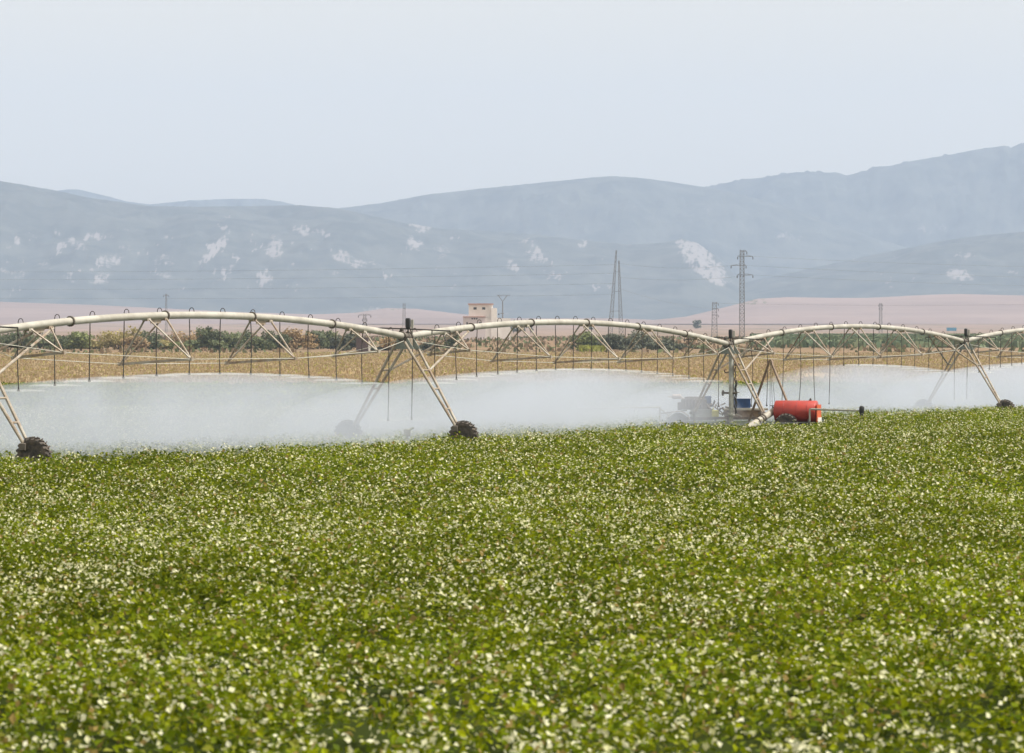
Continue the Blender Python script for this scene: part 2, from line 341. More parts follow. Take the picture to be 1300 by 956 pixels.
# ------------------------------------------------------------------ crop
def quads(c, n_, a, L, W, fold):
    b = np.cross(n_, a)
    return c, a * L[:, None], b * W[:, None], n_ * fold[:, None]
def crop(name, Y0, Y1, dens, per, leaf, m, six, pale=1.0, wob=0.5, xm=0.155, hmul=1.0):
    # plants spread evenly over the trapezoid the valley of sight covers, with a margin
    area = xm * (Y1 ** 2 - Y0 ** 2) + 12 * (Y1 - Y0); N = int(area * dens)
    y = np.sqrt(rng.random(N) * (Y1 ** 2 - Y0 ** 2) + Y0 ** 2); x = (rng.random(N) * 2 - 1) * (xm * y + 6)
    gap = fbm(x / 1.3, y / 1.3, 3); keep = gap > (0.22 if Y0 < 60 else 0.28) + 0.10 * rng.random(N)
    x = x[keep]; y = y[keep]; N = len(x)
    big = fbm(x / 5, y / 5, 3)
    # the lane where the pump carts stand is bare
    pxx = x / y * F + 650; lane = (pxx > 836) & (pxx < 1046) & (y > 177.0) & (y < 199); x = x[~lane]; y = y[~lane]; big = big[~lane]; N = len(x)
    h = (0.47 + 0.20 * (fbm(x / 1.1, y / 1.1, 2) - 0.4) + 0.15 * (big - .5) + 0.06 * rng.standard_normal(N)) * hmul
    # a bushier strip of crop beyond the pump carts
    px = x / y * F + 650
    h += np.where((px > 1035) & (y > 185) & (y < 222), 0.22, 0)
    rad = 0.26 + 0.08 * rng.random(N)
    pl = np.repeat(np.arange(N), per); n = len(pl)
    u = rng.random(n) * 2 * math.pi; rr = np.sqrt(rng.random(n)) * rad[pl] * 1.1
    q = rr / rad[pl]
    cz = ground_z(y[pl]) + h[pl] * (1 - 0.35 * q ** 2) * (1 - 0.55 * rng.random(n) ** 1.6)
    c = np.stack([x[pl] + rr * np.cos(u), y[pl] + rr * np.sin(u), cz], -1)
    t = rng.random(n); patch = fbm(c[:, 0] / 2.2, c[:, 1] / 2.2, 3)
    k1 = t < pale * (0.11 + 0.42 * (patch - 0.40))
    c[k1, 2] += 0.05 + 0.04 * rng.random(k1.sum())
    tilt = rng.random(n) * 1.4; ta = rng.random(n) * 2 * math.pi
    nn = np.stack([np.sin(tilt) * np.cos(ta), np.sin(tilt) * np.sin(ta), np.cos(tilt)], -1)
    r3 = rng.standard_normal((n, 3)); a = r3 - (r3 * nn).sum(1)[:, None] * nn; a /= np.linalg.norm(a, axis=1)[:, None]
    L = leaf * (0.6 + 0.8 * rng.random(n)); W = L * (0.55 + 0.3 * rng.random(n))
    L[k1] *= 0.70; W[k1] *= 0.74
    b = np.cross(nn, a)
    aL = a * L[:, None] / 2; bW = b * W[:, None] / 2; up = nn * (W * (0.25 * rng.random(n)))[:, None]
    if six:
        P = np.stack([c - aL, c - aL * .45 - bW + up, c + aL * .35 - bW * .85 + up, c + aL - up * .6, c + aL * .35 + bW * .85 + up, c - aL * .45 + bW + up], 1)
        k = 6
    else:
        P = np.stack([c - aL, c - bW + up * 1.3, c + aL, c + bW + up * 1.3], 1); k = 4
    # colour per leaf: greens, yellow greens, cream leaf backs and flowers plus sky glints painted cream, a few dry ones
    pv = rng.random(N)[pl]; v = rng.random(n)
    col = np.stack([0.086 + 0.18 * v ** 2, 0.126 + 0.17 * v ** 2, 0.001 + 0.004 * t], -1) * (0.75 + 0.5 * pv)[:, None] * (0.55 + 0.9 * fbm(c[:, 0] / 6, c[:, 1] / 14, 4))[:, None]
    col[k1] = np.stack([0.66 + .2 * v[k1], 0.65 + .18 * v[k1], 0.32 + .3 * v[k1]], -1)
    k2 = (t > 0.955); col[k2] = np.stack([0.24 + .1 * v[k2], 0.17 + .08 * v[k2], 0.05 + .03 * v[k2]], -1)
    k3 = (t > 0.87) & (t <= .93); col[k3] = np.stack([0.24 + .1 * v[k3], 0.25 + .1 * v[k3], 0.03 + .03 * v[k3]], -1)
    cols = np.repeat(col, k, 0)
    return P.reshape(-1, 3), n, k, cols
m_leaf = leaf_mat('crop_leaf', 0.5, 0.38, 0.06)
crop_parts = [crop('crop', 27, 90, 5.2, 54, 0.085, m_leaf, False),
              crop('crop', 90, 235, 3.4, 26, 0.105, m_leaf, False),
              crop('crop', 235, 385, 1.2, 12, 0.24, m_leaf, False, pale=0.0, hmul=0.95)]
cp = np.concatenate([p[0] for p in crop_parts]); cc = np.concatenate([p[3] for p in crop_parts])
o = np_mesh('crop', cp, sum(p[1] for p in crop_parts), 4, m_leaf, cols=cc)
tag(o, 'low leafy green crop with pale flecks covering the near field', 'crop', kind='stuff')
del cp, cc, crop_parts

# dry standing maize behind
N = 330000
y = 385 + rng.random(N) ** 0.9 * 285; x = (rng.random(N) * 2 - 1) * (0.155 * y + 15)
dn = fbm(x / 9, y / 22, 4); keep = dn > 0.3 + .15 * rng.random(N); x = x[keep]; y = y[keep]; dn = dn[keep]; n = len(x)
hh = (0.3 + 0.35 * rng.random(n)) * (0.75 + 0.6 * (dn)); wd = 0.05 + 0.08 * rng.random(n)
ang = rng.random(n) * math.pi; le = (rng.random((n, 2)) - .5) * 0.5
gz = ground_z(y)
base = np.stack([x, y, gz - 0.02], -1); dv = np.stack([np.cos(ang) * wd, np.sin(ang) * wd, 0 * x], -1)
top = base + np.stack([le[:, 0], le[:, 1], hh], -1)
P = np.stack([base - dv * .4, base + dv * .4, top + dv, top - dv], 1).reshape(-1, 3)
v = rng.random(n); t = rng.random(n); pa = fbm(x / 30, y / 60, 3)
col = np.stack([0.38 + .09 * v, 0.295 + .07 * v, 0.170 + .06 * v], -1)
k1 = t < 0.14 * (pa * 2); col[k1] = np.stack([0.30 + .1 * v[k1], 0.27 + .1 * v[k1], 0.07 + .03 * v[k1]], -1)
k2 = t > 0.8; col[k2] = np.stack([0.34 + .08 * v[k2], 0.24 + .06 * v[k2], 0.14 + .04 * v[k2]], -1)
o = np_mesh('dry_crop', P, n, 4, leaf_mat('dry_straw', 0.7, 0.3, 0.3), cols=np.repeat(col, 4, 0))
tag(o, 'straw yellow dry standing crop beyond the sprinklers', 'dry crop', kind='stuff')

# scrub on the slope behind the trees, and the green field at the right
def scatter(name, n, y0, y1, px0, px1, h0, h1, w0, cols3, label, dens=0.0, sc=20):
    y = y0 + rng.random(n) * (y1 - y0); px = px0 + rng.random(n) * (px1 - px0); x = (px - 650) / F * y
    d = fbm(x / sc, y / (sc * 2.5), 4); k = d > dens; x = x[k]; y = y[k]; n = len(x)
    hh = h0 + (h1 - h0) * rng.random(n); wd = w0 * (0.6 + .8 * rng.random(n)); ang = rng.random(n) * math.pi
    gz = ground_z(y) + np.clip((y - 800) / 1500, 0, 1) * 5 * (fbm(x / 400, y / 400, 3) - 0.5)
    base = np.stack([x, y, gz - .1], -1); dv = np.stack([np.cos(ang) * wd, np.sin(ang) * wd, 0 * x], -1)
    top = base + np.stack([rng.standard_normal(n) * .3, rng.standard_normal(n) * .3, hh], -1)
    P = np.stack([base - dv, base + dv, top + dv * .6, top - dv * .6], 1).reshape(-1, 3)
    ci = rng.integers(0, len(cols3), n); col = np.array(cols3)[ci] * (0.75 + .5 * rng.random(n))[:, None]
    o = np_mesh(name, P, n, 4, leaf_mat(name + '_leaf', 0.8, 0.2, 0.2), cols=np.repeat(col, 4, 0))
    return tag(o, label, name.replace('_', ' '), kind='stuff')
scatter('scrub', 15000, 672, 1500, -150, 1500, 0.3, 1.1, 0.4, [(0.20,0.14,0.08),(0.13,0.13,0.06),(0.25,0.18,0.12),(0.10,0.12,0.05)], 'low brown scrub and dry grass behind the dry crop', dens=0.46, sc=14)
scatter('green_field', 30000, 800, 1350, 955, 1500, 0.8, 1.7, 0.7, [(0.145,0.185,0.105),(0.16,0.20,0.11),(0.12,0.165,0.095),(0.20,0.22,0.125)], 'flat strip of green crop far behind the right hand spans', dens=0.0)
scatter('yellow_weeds', 900, 725, 760, 738, 765, 0.4, 1.2, 0.4, [(0.25,0.26,0.05),(0.30,0.30,0.08)], 'patch of yellow green weeds below the distant trees right of the white building')

# ------------------------------------------------------------------ the pivot machine
m_galv = mat('galvanised_pipe', (0.50, 0.475, 0.415), 0.45, 0.15, scale=1.1, col2=(0.36, 0.335, 0.285))
m_steel = mat('weathered_steel', (0.41, 0.375, 0.315), 0.5, 0.1, scale=2.3, col2=(0.26, 0.18, 0.12))
m_rod = mat('rod_steel', (0.55, 0.53, 0.46), 0.5, 0.2)
m_dark = mat('dark_rubber', (0.045, 0.04, 0.036), 0.6, var=0.3)
m_flange = mat('flange_iron', (0.14, 0.12, 0.10), 0.6, 0.3)
m_tyre = mat('tyre_rubber', (0.030, 0.027, 0.025), 0.75, col2=(0.12, 0.095, 0.075), scale=4, bump=0.4)
m_rim = mat('wheel_rim_steel', (0.42, 0.40, 0.36), 0.5, 0.3)
m_box = mat('control_box_black', (0.02, 0.02, 0.022), 0.4)
m_plate = mat('gusset_plate', (0.26, 0.29, 0.27), 0.5, 0.2)

TW = [  # pixel column, scale px/m, joint height above camera, next span: trusses, drops
    dict(px=-43, s=41.0, h=0.60), dict(px=515, s=33.0, h=0.68), dict(px=925, s=26.0, h=0.50), dict(px=1224, s=22.5, h=0.74), dict(px=1430, s=19.5, h=0.75)]
for t in TW:
    Z = F / t['s']; t['p'] = Vector(((t['px'] - 650) / t['s'], Z, CAMZ + t['h']))
SP = [dict(rise=0.72, tr=4, nd=14), dict(rise=0.80, tr=5, nd=18), dict(rise=0.86, tr=5, nd=16), dict(rise=0.8, tr=5, nd=16)]
pivot = empty('irrigation_machine', (TW[2]['p'].x, TW[2]['p'].y, 0))
tag(pivot, 'long centre pivot irrigation machine with arched pale pipe spans carried on wheeled towers', 'irrigation machine')

def span_pt(k, t):
    a = TW[k]['p']; b = TW[k + 1]['p']; p = a.lerp(b, t); p.z += SP[k]['rise'] * 4 * t * (1 - t); return p
def frame(k):
    """unit vectors along and across the pipe at span k"""
    d = TW[k + 1]['p'] - TW[k]['p']; d.z = 0; d.normalize(); return d, Vector((d.y, -d.x, 0))
def tower_frame(i):
    ds = []
    if i > 0: ds.append(frame(i - 1)[0])
    if i < 4: ds.append(frame(i)[0])
    d = sum(ds, Vector()).normalized(); return d, Vector((d.y, -d.x, 0))

def make_wheel(c, axis, R, W, parent, name='wheel', m=None):
    b = MB(); c = Vector(c); d = Vector(axis).normalized()
    b.lathe(c, d, [(-W * .42, R * .55), (-W * .5, R * .72), (-W * .48, R * .86), (-W * .3, R * .93), (0, R * .95), (W * .3, R * .93), (W * .48, R * .86), (W * .5, R * .72), (W * .42, R * .55), (W*.15, R*.5), (W*.15, R*.16), (W*.35, R*.14), (W*.35, R*.02)], 28)
    b.lathe(c - d * W * .16, d, [(-W*.2, R*.02), (-W*.2, R*.14), (0, R*.16), (0, R*.5)], 28)
    a = d.orthogonal().normalized(); e = d.cross(a)
    nl = 20
    for i in range(nl * 2):
        th = 2 * math.pi * i / (nl * 2); side = 1 if i % 2 else -1
        th2 = th + 0.16
        p = lambda ang, off, r: c + (a * math.cos(ang) + e * math.sin(ang)) * r + d * off
        q0 = p(th, side * W * .50, R * .84); q1 = p(th + .05, side * W * .46, R * 1.0); q2 = p(th2, 0, R * 1.02); 
        tn = (-a * math.sin(th) + e * math.cos(th)) * R * .035
        q3 = p(th2, 0, R * .93); q4 = p(th, side * W * .45, R * .88)
        vs = [q0 - tn, q1 - tn, q2 - tn, q3 - tn, q0 + tn, q1 + tn, q2 + tn, q3 + tn]
        b.add(vs, [(0, 1, 2, 3), (4, 7, 6, 5), (0, 4, 5, 1), (1, 5, 6, 2), (2, 6, 7, 3), (0, 3, 7, 4)])
    return b.build(name, m or m_tyre, parent)

HB = 2.42
def tower(i):
    T = TW[i]; p = T['p']; u, v = tower_frame(i)
    g0 = Vector((p.x, p.y, 0)); up = Vector((0, 0, 1))
    tw = empty('drive_tower', (p.x - pivot.location.x, p.y - pivot.location.y, 0)); tw.parent = pivot
    b = MB(); b.bbox(p - up * .22, v * .20, u * .22, up * .16, .1); b.build('head_block', m_steel, tw)
    foot = {}
    for s in (-1, 1):
        for q in (-1, 1):
            foot[(s, q)] = g0 + v * s * (2.12 if i != 2 else 1.78) + u * q * .14 + up * (.88 if i != 2 else .80)
    tops = {(s, q): p + v * s * .17 + u * q * .50 - up * .20 for s in (-1, 1) for q in (-1, 1)}
    for s in (-1, 1):
        for f in (0.34, 0.56, 0.80):
            b = MB(); b.tube(tops[(s, -1)].lerp(foot[(s, -1)], f), tops[(s, 1)].lerp(foot[(s, 1)], f), .035); b.build('rung', m_steel, tw)
        if i != 2: b = MB(); b.bbox(g0 + v * s * 2.14 + up * .76, v * .11, u * .26, up * .12, .2); b.build('gearbox', m_flange, tw)
        else: b = MB(); b.bar(g0 + v * s * 1.78 - u * .5 + up * .74, g0 + v * s * 1.78 + u * .5 + up * .74, .14, .12); b.tube(g0 + v * s * 1.78 + up * .0, g0 + v * s * 1.78 + up * .7, .07); b.build('base_foot', m_flange, tw)
    for s in (-1, 1):
        for q in (-1, 1):
            l = MB(); a = tops[(s, q)]; f = foot[(s, q)]
            l.tube(a, f, .055, .055, 8)
            # intermediate lattice rod
            l.build('leg', m_steel, tw, True)
    # gusset plates
    gp = MB()
    for q in (-1, 1):
        c = p + u * q * .3 - up * .05; vs = []
        for dz, hw in ((0, .20), (-.42, .48)):
            for w_ in (-hw, hw):
                for t_ in (-.015, .015): vs.append(c + v * w_ + up * dz + u * t_)
        gp.add(vs, [(0, 1, 3, 2), (4, 6, 7, 5), (0, 4, 5, 1), (2, 3, 7, 6), (0, 2, 6, 4), (1, 5, 7, 3)])
    gp.build('gusset_plate', m_plate, tw)
    for s in ((-1, 1) if i != 2 else ()):
        make_wheel(g0 + v * s * HB + up * .50, u, .57, .34, tw)
    # joint: elbows, clamps, bolts
    j = MB(); 
    j.ring(p - u * .32, u, .16, .045); j.ring(p + u * .32, u, .16, .045)
    j.lathe(p - u * .3, u, [(0, .13), (.15, .17), (.30, .18), (.45, .17), (.6, .13)], 14)
    for k in range(7):
        an = k * .9; j.tube(p + u * (-.35 + .11 * k) + (v * math.cos(an) + up * math.sin(an)) * .15, p + u * (-.32 + .11 * k) + (v * math.cos(an) + up * math.sin(an)) * .30, .022)
    j.tube(p - u * .1 - v * .28 + up * .05, p + u * .1 - v * .22 + up * .34, .03); j.tube(p + v * .28 + up * .0, p + v * .2 + up * .28, .025)
    j.box(p + u*.1 - v * .2 + up * .2, v * .05, u * .07, up * .08)
    j.build('flexible_joint', m_flange, tw, True)
    cb = MB(); cc_ = p + v * .10 + up * .52
    cb.bbox(cc_, v * .075, u * .08, up * .20, .25); cb.tube(cc_ - up * .2, cc_ - up * .42, .03)
    cbo = cb.build('control_box', m_box, tw)
    pb = MB(); pb.box(cc_ + v * .18 - up * .02, v * .05, u * .03, up * .16); pb.tube(cc_ + v * .18 - up * .18, cc_ + v * .18 - up * .45, .02)
    pb.build('alignment_plate', m_rim, tw)
    # boom carrying the hoses clear of the wheels
    bo = MB(); z0 = up * .24
    bo.path([p - v * 2.3 + z0 - up * .02, p - v * 1.0 + z0 + up * .10, p + v * .1 + z0 + up*.06, p + v * 1.85 + z0 - up * .02], .026, 6)
    for a_, d_ in ((-2.3, .12), (-1.5, .14), (1.1, .14), (1.85, .2)): bo.tube(p + v * a_ + z0, p + v * a_ + z0 - up * d_, .022, n=6)
    bo.build('hose_boom', m_dark, tw)
    # knee braces to the first truss of the neighbouring span
    if i < 4:
        k = i if i < 3 else i - 1
        tt = (0.155 if i != 1 else .135) if i < 3 else 1 - .155
        if i == 1: tt = .15
        q_ = span_pt(k, tt) - up * .14; uu = frame(k)[0]
        sgn = 1 if i < 3 else -1
        for s in (-1, 1):
            for dq in (0.0,):
                br = MB(); st = tops[(s, sgn)].lerp(foot[(s, sgn)], .34)
                br.tube(st, q_ + uu * s * .25 + v * s * .06, .045); br.tube(st, st - up * .001 + u * .001, .06)
                br.build('knee_brace', m_steel, tw, True)
        sb = MB(); c = p.lerp(q_, .62) - up * .5; sb.tube(c - v * .45, c + v * .5, .028, n=6); sb.tube(c + v*.2, p.lerp(q_, .62), .018, n=6)
        sb.build('short_boom', m_dark, tw)
    return tw
for i in range(5): tower(i)

DROPS = []       # (position of the nozzle, spraying?)
def span(k):
    u, v = frame(k); up = Vector((0, 0, 1)); sp = SP[k]
    L = (TW[k + 1]['p'] - TW[k]['p']).length
    e0 = .38 / L
    n = 48; b = MB()
    pts = [span_pt(k, e0 + (1 - 2 * e0) * i / n) for i in range(n + 1)]
    b.path(pts, .125, 16)
    pipe = b.build('pipe_span', m_galv, pivot, True)
    nf = round(L / 6.9)
    for i in range(1, nf + 0):
        t = i / nf; fl = MB(); c = span_pt(k, t); d = (span_pt(k, t + .01) - span_pt(k, t - .01)).normalized()
        fl.lathe(c, d, [(-.03, .12), (-.03, .175), (.03, .175), (.03, .12)], 18)
        fl.build('flange', m_flange, pipe)
    # trusses
    nt_ = sp['tr']; ends = {-1: [], 1: []}
    for i in range(nt_):
        t = (i + .5 + .08 * (2 * i / (nt_ - 1) - 1) * -0.6) / nt_
        c = span_pt(k, t); mid = 1 - abs(2 * t - 1)
        dep = float(np.interp(mid, [.2, .6, 1], [.86, 1.48, 1.66])); hw = float(np.interp(mid, [.2, .6, 1], [.82, 1.28, 1.46]))
        tr = MB(); sl = .62
        d = (span_pt(k, t + .02) - span_pt(k, t - .02)).normalized()
        E = {s: c + v * s * hw - up * (dep - .085 * s) for s in (-1, 1)}
        tr.bar(E[-1], E[1], .09, .085)
        for s in (-1, 1):
            ends[s].append(E[s])
            for q in (-1, 1):
                tr.tube(E[s], c + d * q * sl - up * .10 + v * s * .07, .034, n=6)
            tr.box(E[s], v * .07, u * .08, up * .06)
        for q in (-1, 1):
            tr.box(c + d * q * sl - up * .12, d * .13, v * .10, up * .05)
        tr.box(c - up * .17, d * .35, v * .012, up * .09)
        tr.build('truss_frame', m_steel, pipe)
    for s in (-1, 1):
        r = MB(); chain = [TW[k]['p'] + u * .45 - up * .16 + v * s * .14] + ends[s] + [TW[k + 1]['p'] - u * .45 - up * .16 + v * s * .14]
        for a_, b_ in zip(chain[:-1], chain[1:]): r.tube(a_, b_, .0115, n=6)
        r.build('truss_rod', m_rod, pipe)
    # hose drops
    nd = sp['nd']
    for i in range(nd):
        t = (i + .5) / nd; top = span_pt(k, t) ; dist = min(t, 1 - t) * L
        on = True
        if k == 2 and t < .46: tip = 1.15; on = False
        elif dist < 2.9: tip = 1.2
        else: tip = top.z - 1.92
        if k == 1 and t > .93: on = False
        if k == 2 and t < .52: on = False
        off = v * (.13 if i % 2 else .10)
        side = off
        h_ = MB()
        arc = [top + up * .10]
        for a_ in range(0, 6):
            th = math.pi * a_ / 5; arc.append(top + up * (.15 + .11 * math.sin(th)) - v * (.09 - .09 * math.cos(th)))
        arc.append(top - v * .18 - up * .1)
        sway = (random.random() - .5) * (.12 if tip < 1.5 else .06); bow = (random.random() - .5) * (.22 if not on else .06)
        zt = arc[-1].z
        for a_ in range(1, 9):
            f = a_ / 8; arc.append(Vector((top.x - v.x * .18 + sway * f + bow * math.sin(f * math.pi), top.y - v.y * .18, zt + (tip - zt) * f)))
        h_.path(arc, [.014] * 8 + [.018] * (len(arc) - 8), 6)
        e = arc[-1]; h_.lathe(e - up * .14, up, [(0, .035), (.02, .05), (.05, .05), (.06, .025), (.14, .025)], 8)
        h_.build('hose_drop', m_dark, pipe)
        DROPS.append((e - up * .1, on, k))
for k in range(4): span(k)
# central riser pipe under the middle tower
T3 = TW[2]; p3 = T3['p']; u3, v3 = tower_frame(2); up = Vector((0, 0, 1))
rc = Vector((p3.x + .12, p3.y, 0))
b = MB(); b.tube(rc + up * .3, rc + up * (p3.z - .15), .112, n=16); b.lathe(rc + up * .62, up, [(0, .155), (0, .22), (.08, .22), (.08, .155)], 16)
b.lathe(rc + up * (p3.z - .6), up, [(0, .155), (0, .2), (.06, .2), (.06, .155)], 16)
ris = b.build('riser_pipe', mat('riser_grey', (0.50, 0.50, 0.46), 0.5, 0.1, scale=3, col2=(0.28, 0.27, 0.24)), pivot, True)
b = MB(); b.path([rc + v3 * .22 + up * (.7 + .1 * i) + v3 * .03 * math.sin(i * 1.4) for i in range(24)], .03, 8); b.path([rc + v3 * .28 + up * (.7 + .11 * i) + v3 * .03 * math.cos(i * 1.4) for i in range(16)], .025, 8)
b.build('hose_bundle', m_dark, ris)
b = MB(); b.tube(rc, rc - v3 * .4 + up * .0, .02); 
b = MB(); z1 = up * 1.72; b.tube(rc - v3 * .1 + z1, rc - v3 * .42 + z1, .05); b.ring(rc - v3 * .42 + z1, v3, .12, .03, 14); b.tube(rc - v3 * .42 + z1 - up * .1, rc - v3 * .42 + z1 + up * .1, .02)
b.tube(rc - v3 * .1 + up * 2.72, rc - v3 * .32 + up * 2.72, .025); b.tube(rc - v3 * .32 + up * 2.72, rc - v3 * .34 + up * 2.86, .03); b.box(rc + v3 * .32 + up * 3.1, v3 * .13, u3 * .08, up * .06)
b.tube(rc + v3 * .1 + z1, rc + v3 * .3 + z1, .07); b.ring(rc + v3 * .34 + z1 + up * .03, up, .09, .02, 12)
b.build('valve', m_flange, ris)

# ------------------------------------------------------------------ pump engine cart and its neighbours, round the riser
Yc = 192.5
sx = Vector((1, 0, 0)); sy = Vector((0, 1, 0))
m_eng = mat('engine_brown', (0.085, 0.065, 0.05), 0.6, 0.2, col2=(0.16, 0.12, 0.09), scale=5)
m_tankgrey = mat('tank_grey_green', (0.30, 0.31, 0.27), 0.6, col2=(0.24, 0.23, 0.19), scale=4)
m_blue = mat('blue_paint', (0.035, 0.085, 0.22), 0.45, col2=(0.028, 0.06, 0.15), scale=3)
m_red = mat('red_tank_paint', (0.46, 0.050, 0.035), 0.40, col2=(0.33, 0.045, 0.035), scale=1.6)
m_orange = mat('orange_panel', (0.65, 0.12, 0.03), 0.5, col2=(0.5, 0.08, 0.03))
m_white = mat('white_paint', (0.72, 0.70, 0.66), 0.5)
m_cream = mat('cream_pipe', (0.42, 0.39, 0.33), 0.6, col2=(0.30, 0.26, 0.21), scale=3)
m_wood = mat('weathered_board', (0.30, 0.22, 0.15), 0.8, col2=(0.18, 0.12, 0.08), scale=4)
m_fend = mat('fender_paint', (0.50, 0.42, 0.38), 0.5)
m_yel = mat('yellow_paint', (0.45, 0.42, 0.10), 0.5)

c0 = at(880, 533, Yc)
cart = empty('pump_engine_cart', (c0.x, c0.y, 0))
tag(cart, 'brown diesel pump engine on a wheeled cart half lost in spray by the central tower', 'pump engine')
b = MB()
pa_, pb_ = at(846, 531, Yc), at(972, 531, Yc)
for dy in (-.45, .45): b.bar(pa_ + sy * dy, pb_ + sy * dy, .1, .12)
for xx in (850, 878, 905, 930, 968): q = at(xx, 531, Yc); b.bar(q - sy * .45, q + sy * .45, .09, .1)
b.bar(at(838, 525, Yc), at(872, 521, Yc), .6, .05); b.bar(at(905,524,Yc)-sy*.3, at(918,517,Yc)-sy*.3, .06); b.bar(at(905,515,Yc), at(925,530,Yc), .05)
b.build('chassis', m_eng, cart)
b = MB(); q = at(891, 526.5, Yc); b.bbox(q, sx * .55, sy * .42, up * .27, .08); b.bar(q + up * .27 - sx * .5, q + up * .27 + sx * .5, .9, .03); b.build('grey_tank', m_tankgrey, cart)
b = MB(); q = at(881, 513, Yc - .05)
b.bbox(q, sx * .62, sy * .36, up * .27, .12); b.bbox(q + up * .30 + sx * .05, sx * .5, sy * .25, up * .07, .2)
b.bbox(q - sx * .70 - up * .1, sx * .1, sy * .3, up * .2, .2)
for k in range(6): b.tube(q + sx * (-.45 + .16 * k) + up * .2 - sy * .36, q + sx * (-.45 + .16 * k) - up * .15 - sy * .42, .04)
b.tube(q + sx * .5 + up * .1 - sy * .3, q + sx * .82 - up * .3 - sy * .3, .07); b.lathe(q + sx * .62 - up * .05, sx, [(0, .3), (.12, .3), (.14, .1), (.3, .08)], 16)
eng = b.build('engine', m_eng, cart)
b = MB(); q2 = at(859, 503.5, Yc - .1); b.lathe(q2 - sx * .24, sx, [(0, .05), (.04, .12), (.44, .12), (.48, .05)], 14); b.tube(q2 + sx * .2, at(870, 508, Yc - .1), .04); b.tube(at(856,503.5,Yc-.1)-sx*.3, q2-sx*.2, .035)
b.build('muffler', m_fend, eng)
b = MB(); q = at(899, 507.5, Yc - .2); b.bbox(q, sx * .15, sy * .15, up * .18, .1); b.tube(q - up * .18, q - up * .5, .03); b.tube(q+sx*.2-up*.35, q+sx*.32, .02); b.build('blue_canister', m_blue, cart)
b = MB(); q = at(908, 525, Yc - .5); b.bbox(q, sx * .17, sy * .1, up * .17, .2); b.tube(q - sx * .1, q - sx * .1 + up * .3, .03); b.build('fuel_can', m_yel, cart)
b = MB()
for k in range(16):
    a_ = at(903 + random.random() * 22, 514 + random.random() * 16, Yc - .4 * random.random()); dd = Vector((random.uniform(-.15, .15), random.uniform(-.1, .1), random.uniform(-.15, .15)))
    b.tube(a_, a_ + dd * 1.6, .02 + .035 * random.random())
b.ring(at(916, 522, Yc - .4), sy, .14, .035); b.ring(at(922, 526, Yc - .4), sy, .09, .03)
b.build('valve_cluster', m_flange, cart)
for s_ in (-1, 1):
    make_wheel(at(861, 537, Yc + s_ * .55 - .05), sy, .5, .26, cart)
fb = MB(); q = at(861, 537, Yc - .6); n_ = 12; vs = []
for k in range(n_ + 1):
    th = math.radians(15 + 150 * k / n_)
    for (r_, yy) in ((.56, -.2), (.56, .2), (.60, .2), (.60, -.2)): vs.append(q + sx * math.cos(th) * r_ * 1.05 + up * math.sin(th) * r_ + sy * yy)
fs = [(k * 4 + i, k * 4 + (i + 1) % 4, k * 4 + 4 + (i + 1) % 4, k * 4 + 4 + i) for k in range(n_) for i in range(4)] + [(0, 1, 2, 3), (n_ * 4 + 3, n_ * 4 + 2, n_ * 4 + 1, n_ * 4)]
fb.add(vs, fs); fb.build('fender', m_fend, cart)

# tan deck with the blue generator box on it
q = at(946, 519.5, Yc + .6)
deck = empty('flatbed_cart', (q.x, q.y, 0)); tag(deck, 'low tan flatbed with brown side boards between the grey riser pipe and the cream pipe', 'flatbed')
b = MB(); b.box(at(946, 519.5, Yc + .6), sx * 1.1, sy * .6, up * .05); b.build('deck', m_cream, deck)
b = MB(); b.box(at(944, 525.5, Yc + .1), sx * .95, sy * .03, up * .2); b.box(at(944, 525.5, Yc + 1.1), sx * .95, sy * .03, up * .2); b.build('side_board', m_wood, deck)
b = MB()
for xx in (924, 966):
    for yy in (.1, 1.1): q = at(xx, 520, Yc + yy); b.tube(Vector((q.x, q.y, .0)), q - up * .05, .05)
b.build('leg', m_flange, deck)
b = MB(); b.bar(at(928, 522, Yc - .3), at(942, 529, Yc - .3), .07); b.bar(at(930, 530, Yc - .3), at(930, 523, Yc - .3), .05); b.bar(at(936, 531, Yc - .3), at(949, 531, Yc - .3), .06); b.build('drawbar', m_cream, deck)
q = at(941, 512.3, Yc + .6); b = MB(); b.bbox(q, sx * .44, sy * .36, up * .215, .06)
gen = b.build('generator_box', m_blue); tag(gen, 'small blue generator box standing on the tan flatbed', 'generator box')
gen_ribs = MB()
for k in range(6): gen_ribs.box(q + sx * (-.36 + .145 * k) - sy * .36, sx * .018, sy * .02, up * .17)
gen_ribs.box(q + up * .225, sx * .46, sy * .38, up * .02)
gr_ = gen_ribs.build('panel_rib', m_blue); gr_.parent = gen

# thick cream delivery pipe
pp = MB(); a_, b_ = at(953, 541, 188.5), at(983, 521.5, 190.3)
root = empty('delivery_pipe', (a_.x, a_.y, 0)); tag(root, 'thick cream pipe slanting out of the crop towards the red tank', 'pipe')
pp.tube(a_ - (b_ - a_) * .15, b_, .165, n=18); pp.build('pipe_body', m_cream, root, True)
for f in (.28, .44, .52):
    rr = MB(); d_ = (b_ - a_).normalized(); rr.lathe(a_.lerp(b_, f), d_, [(-.035, .166), (-.035, .21), (.035, .21), (.035, .166)], 18); rr.build('clamp_ring', m_flange, root)
rr = MB(); rr.lathe(b_, d_, [(0, .19), (.06, .2), (.2, .17), (.28, .1)], 16); rr.tube(b_, b_ + up * .25 - sx*.1, .03); rr.ring(b_ + up * .25- sx*.1, up, .09, .02, 12); rr.build('end_coupling', m_flange, root)

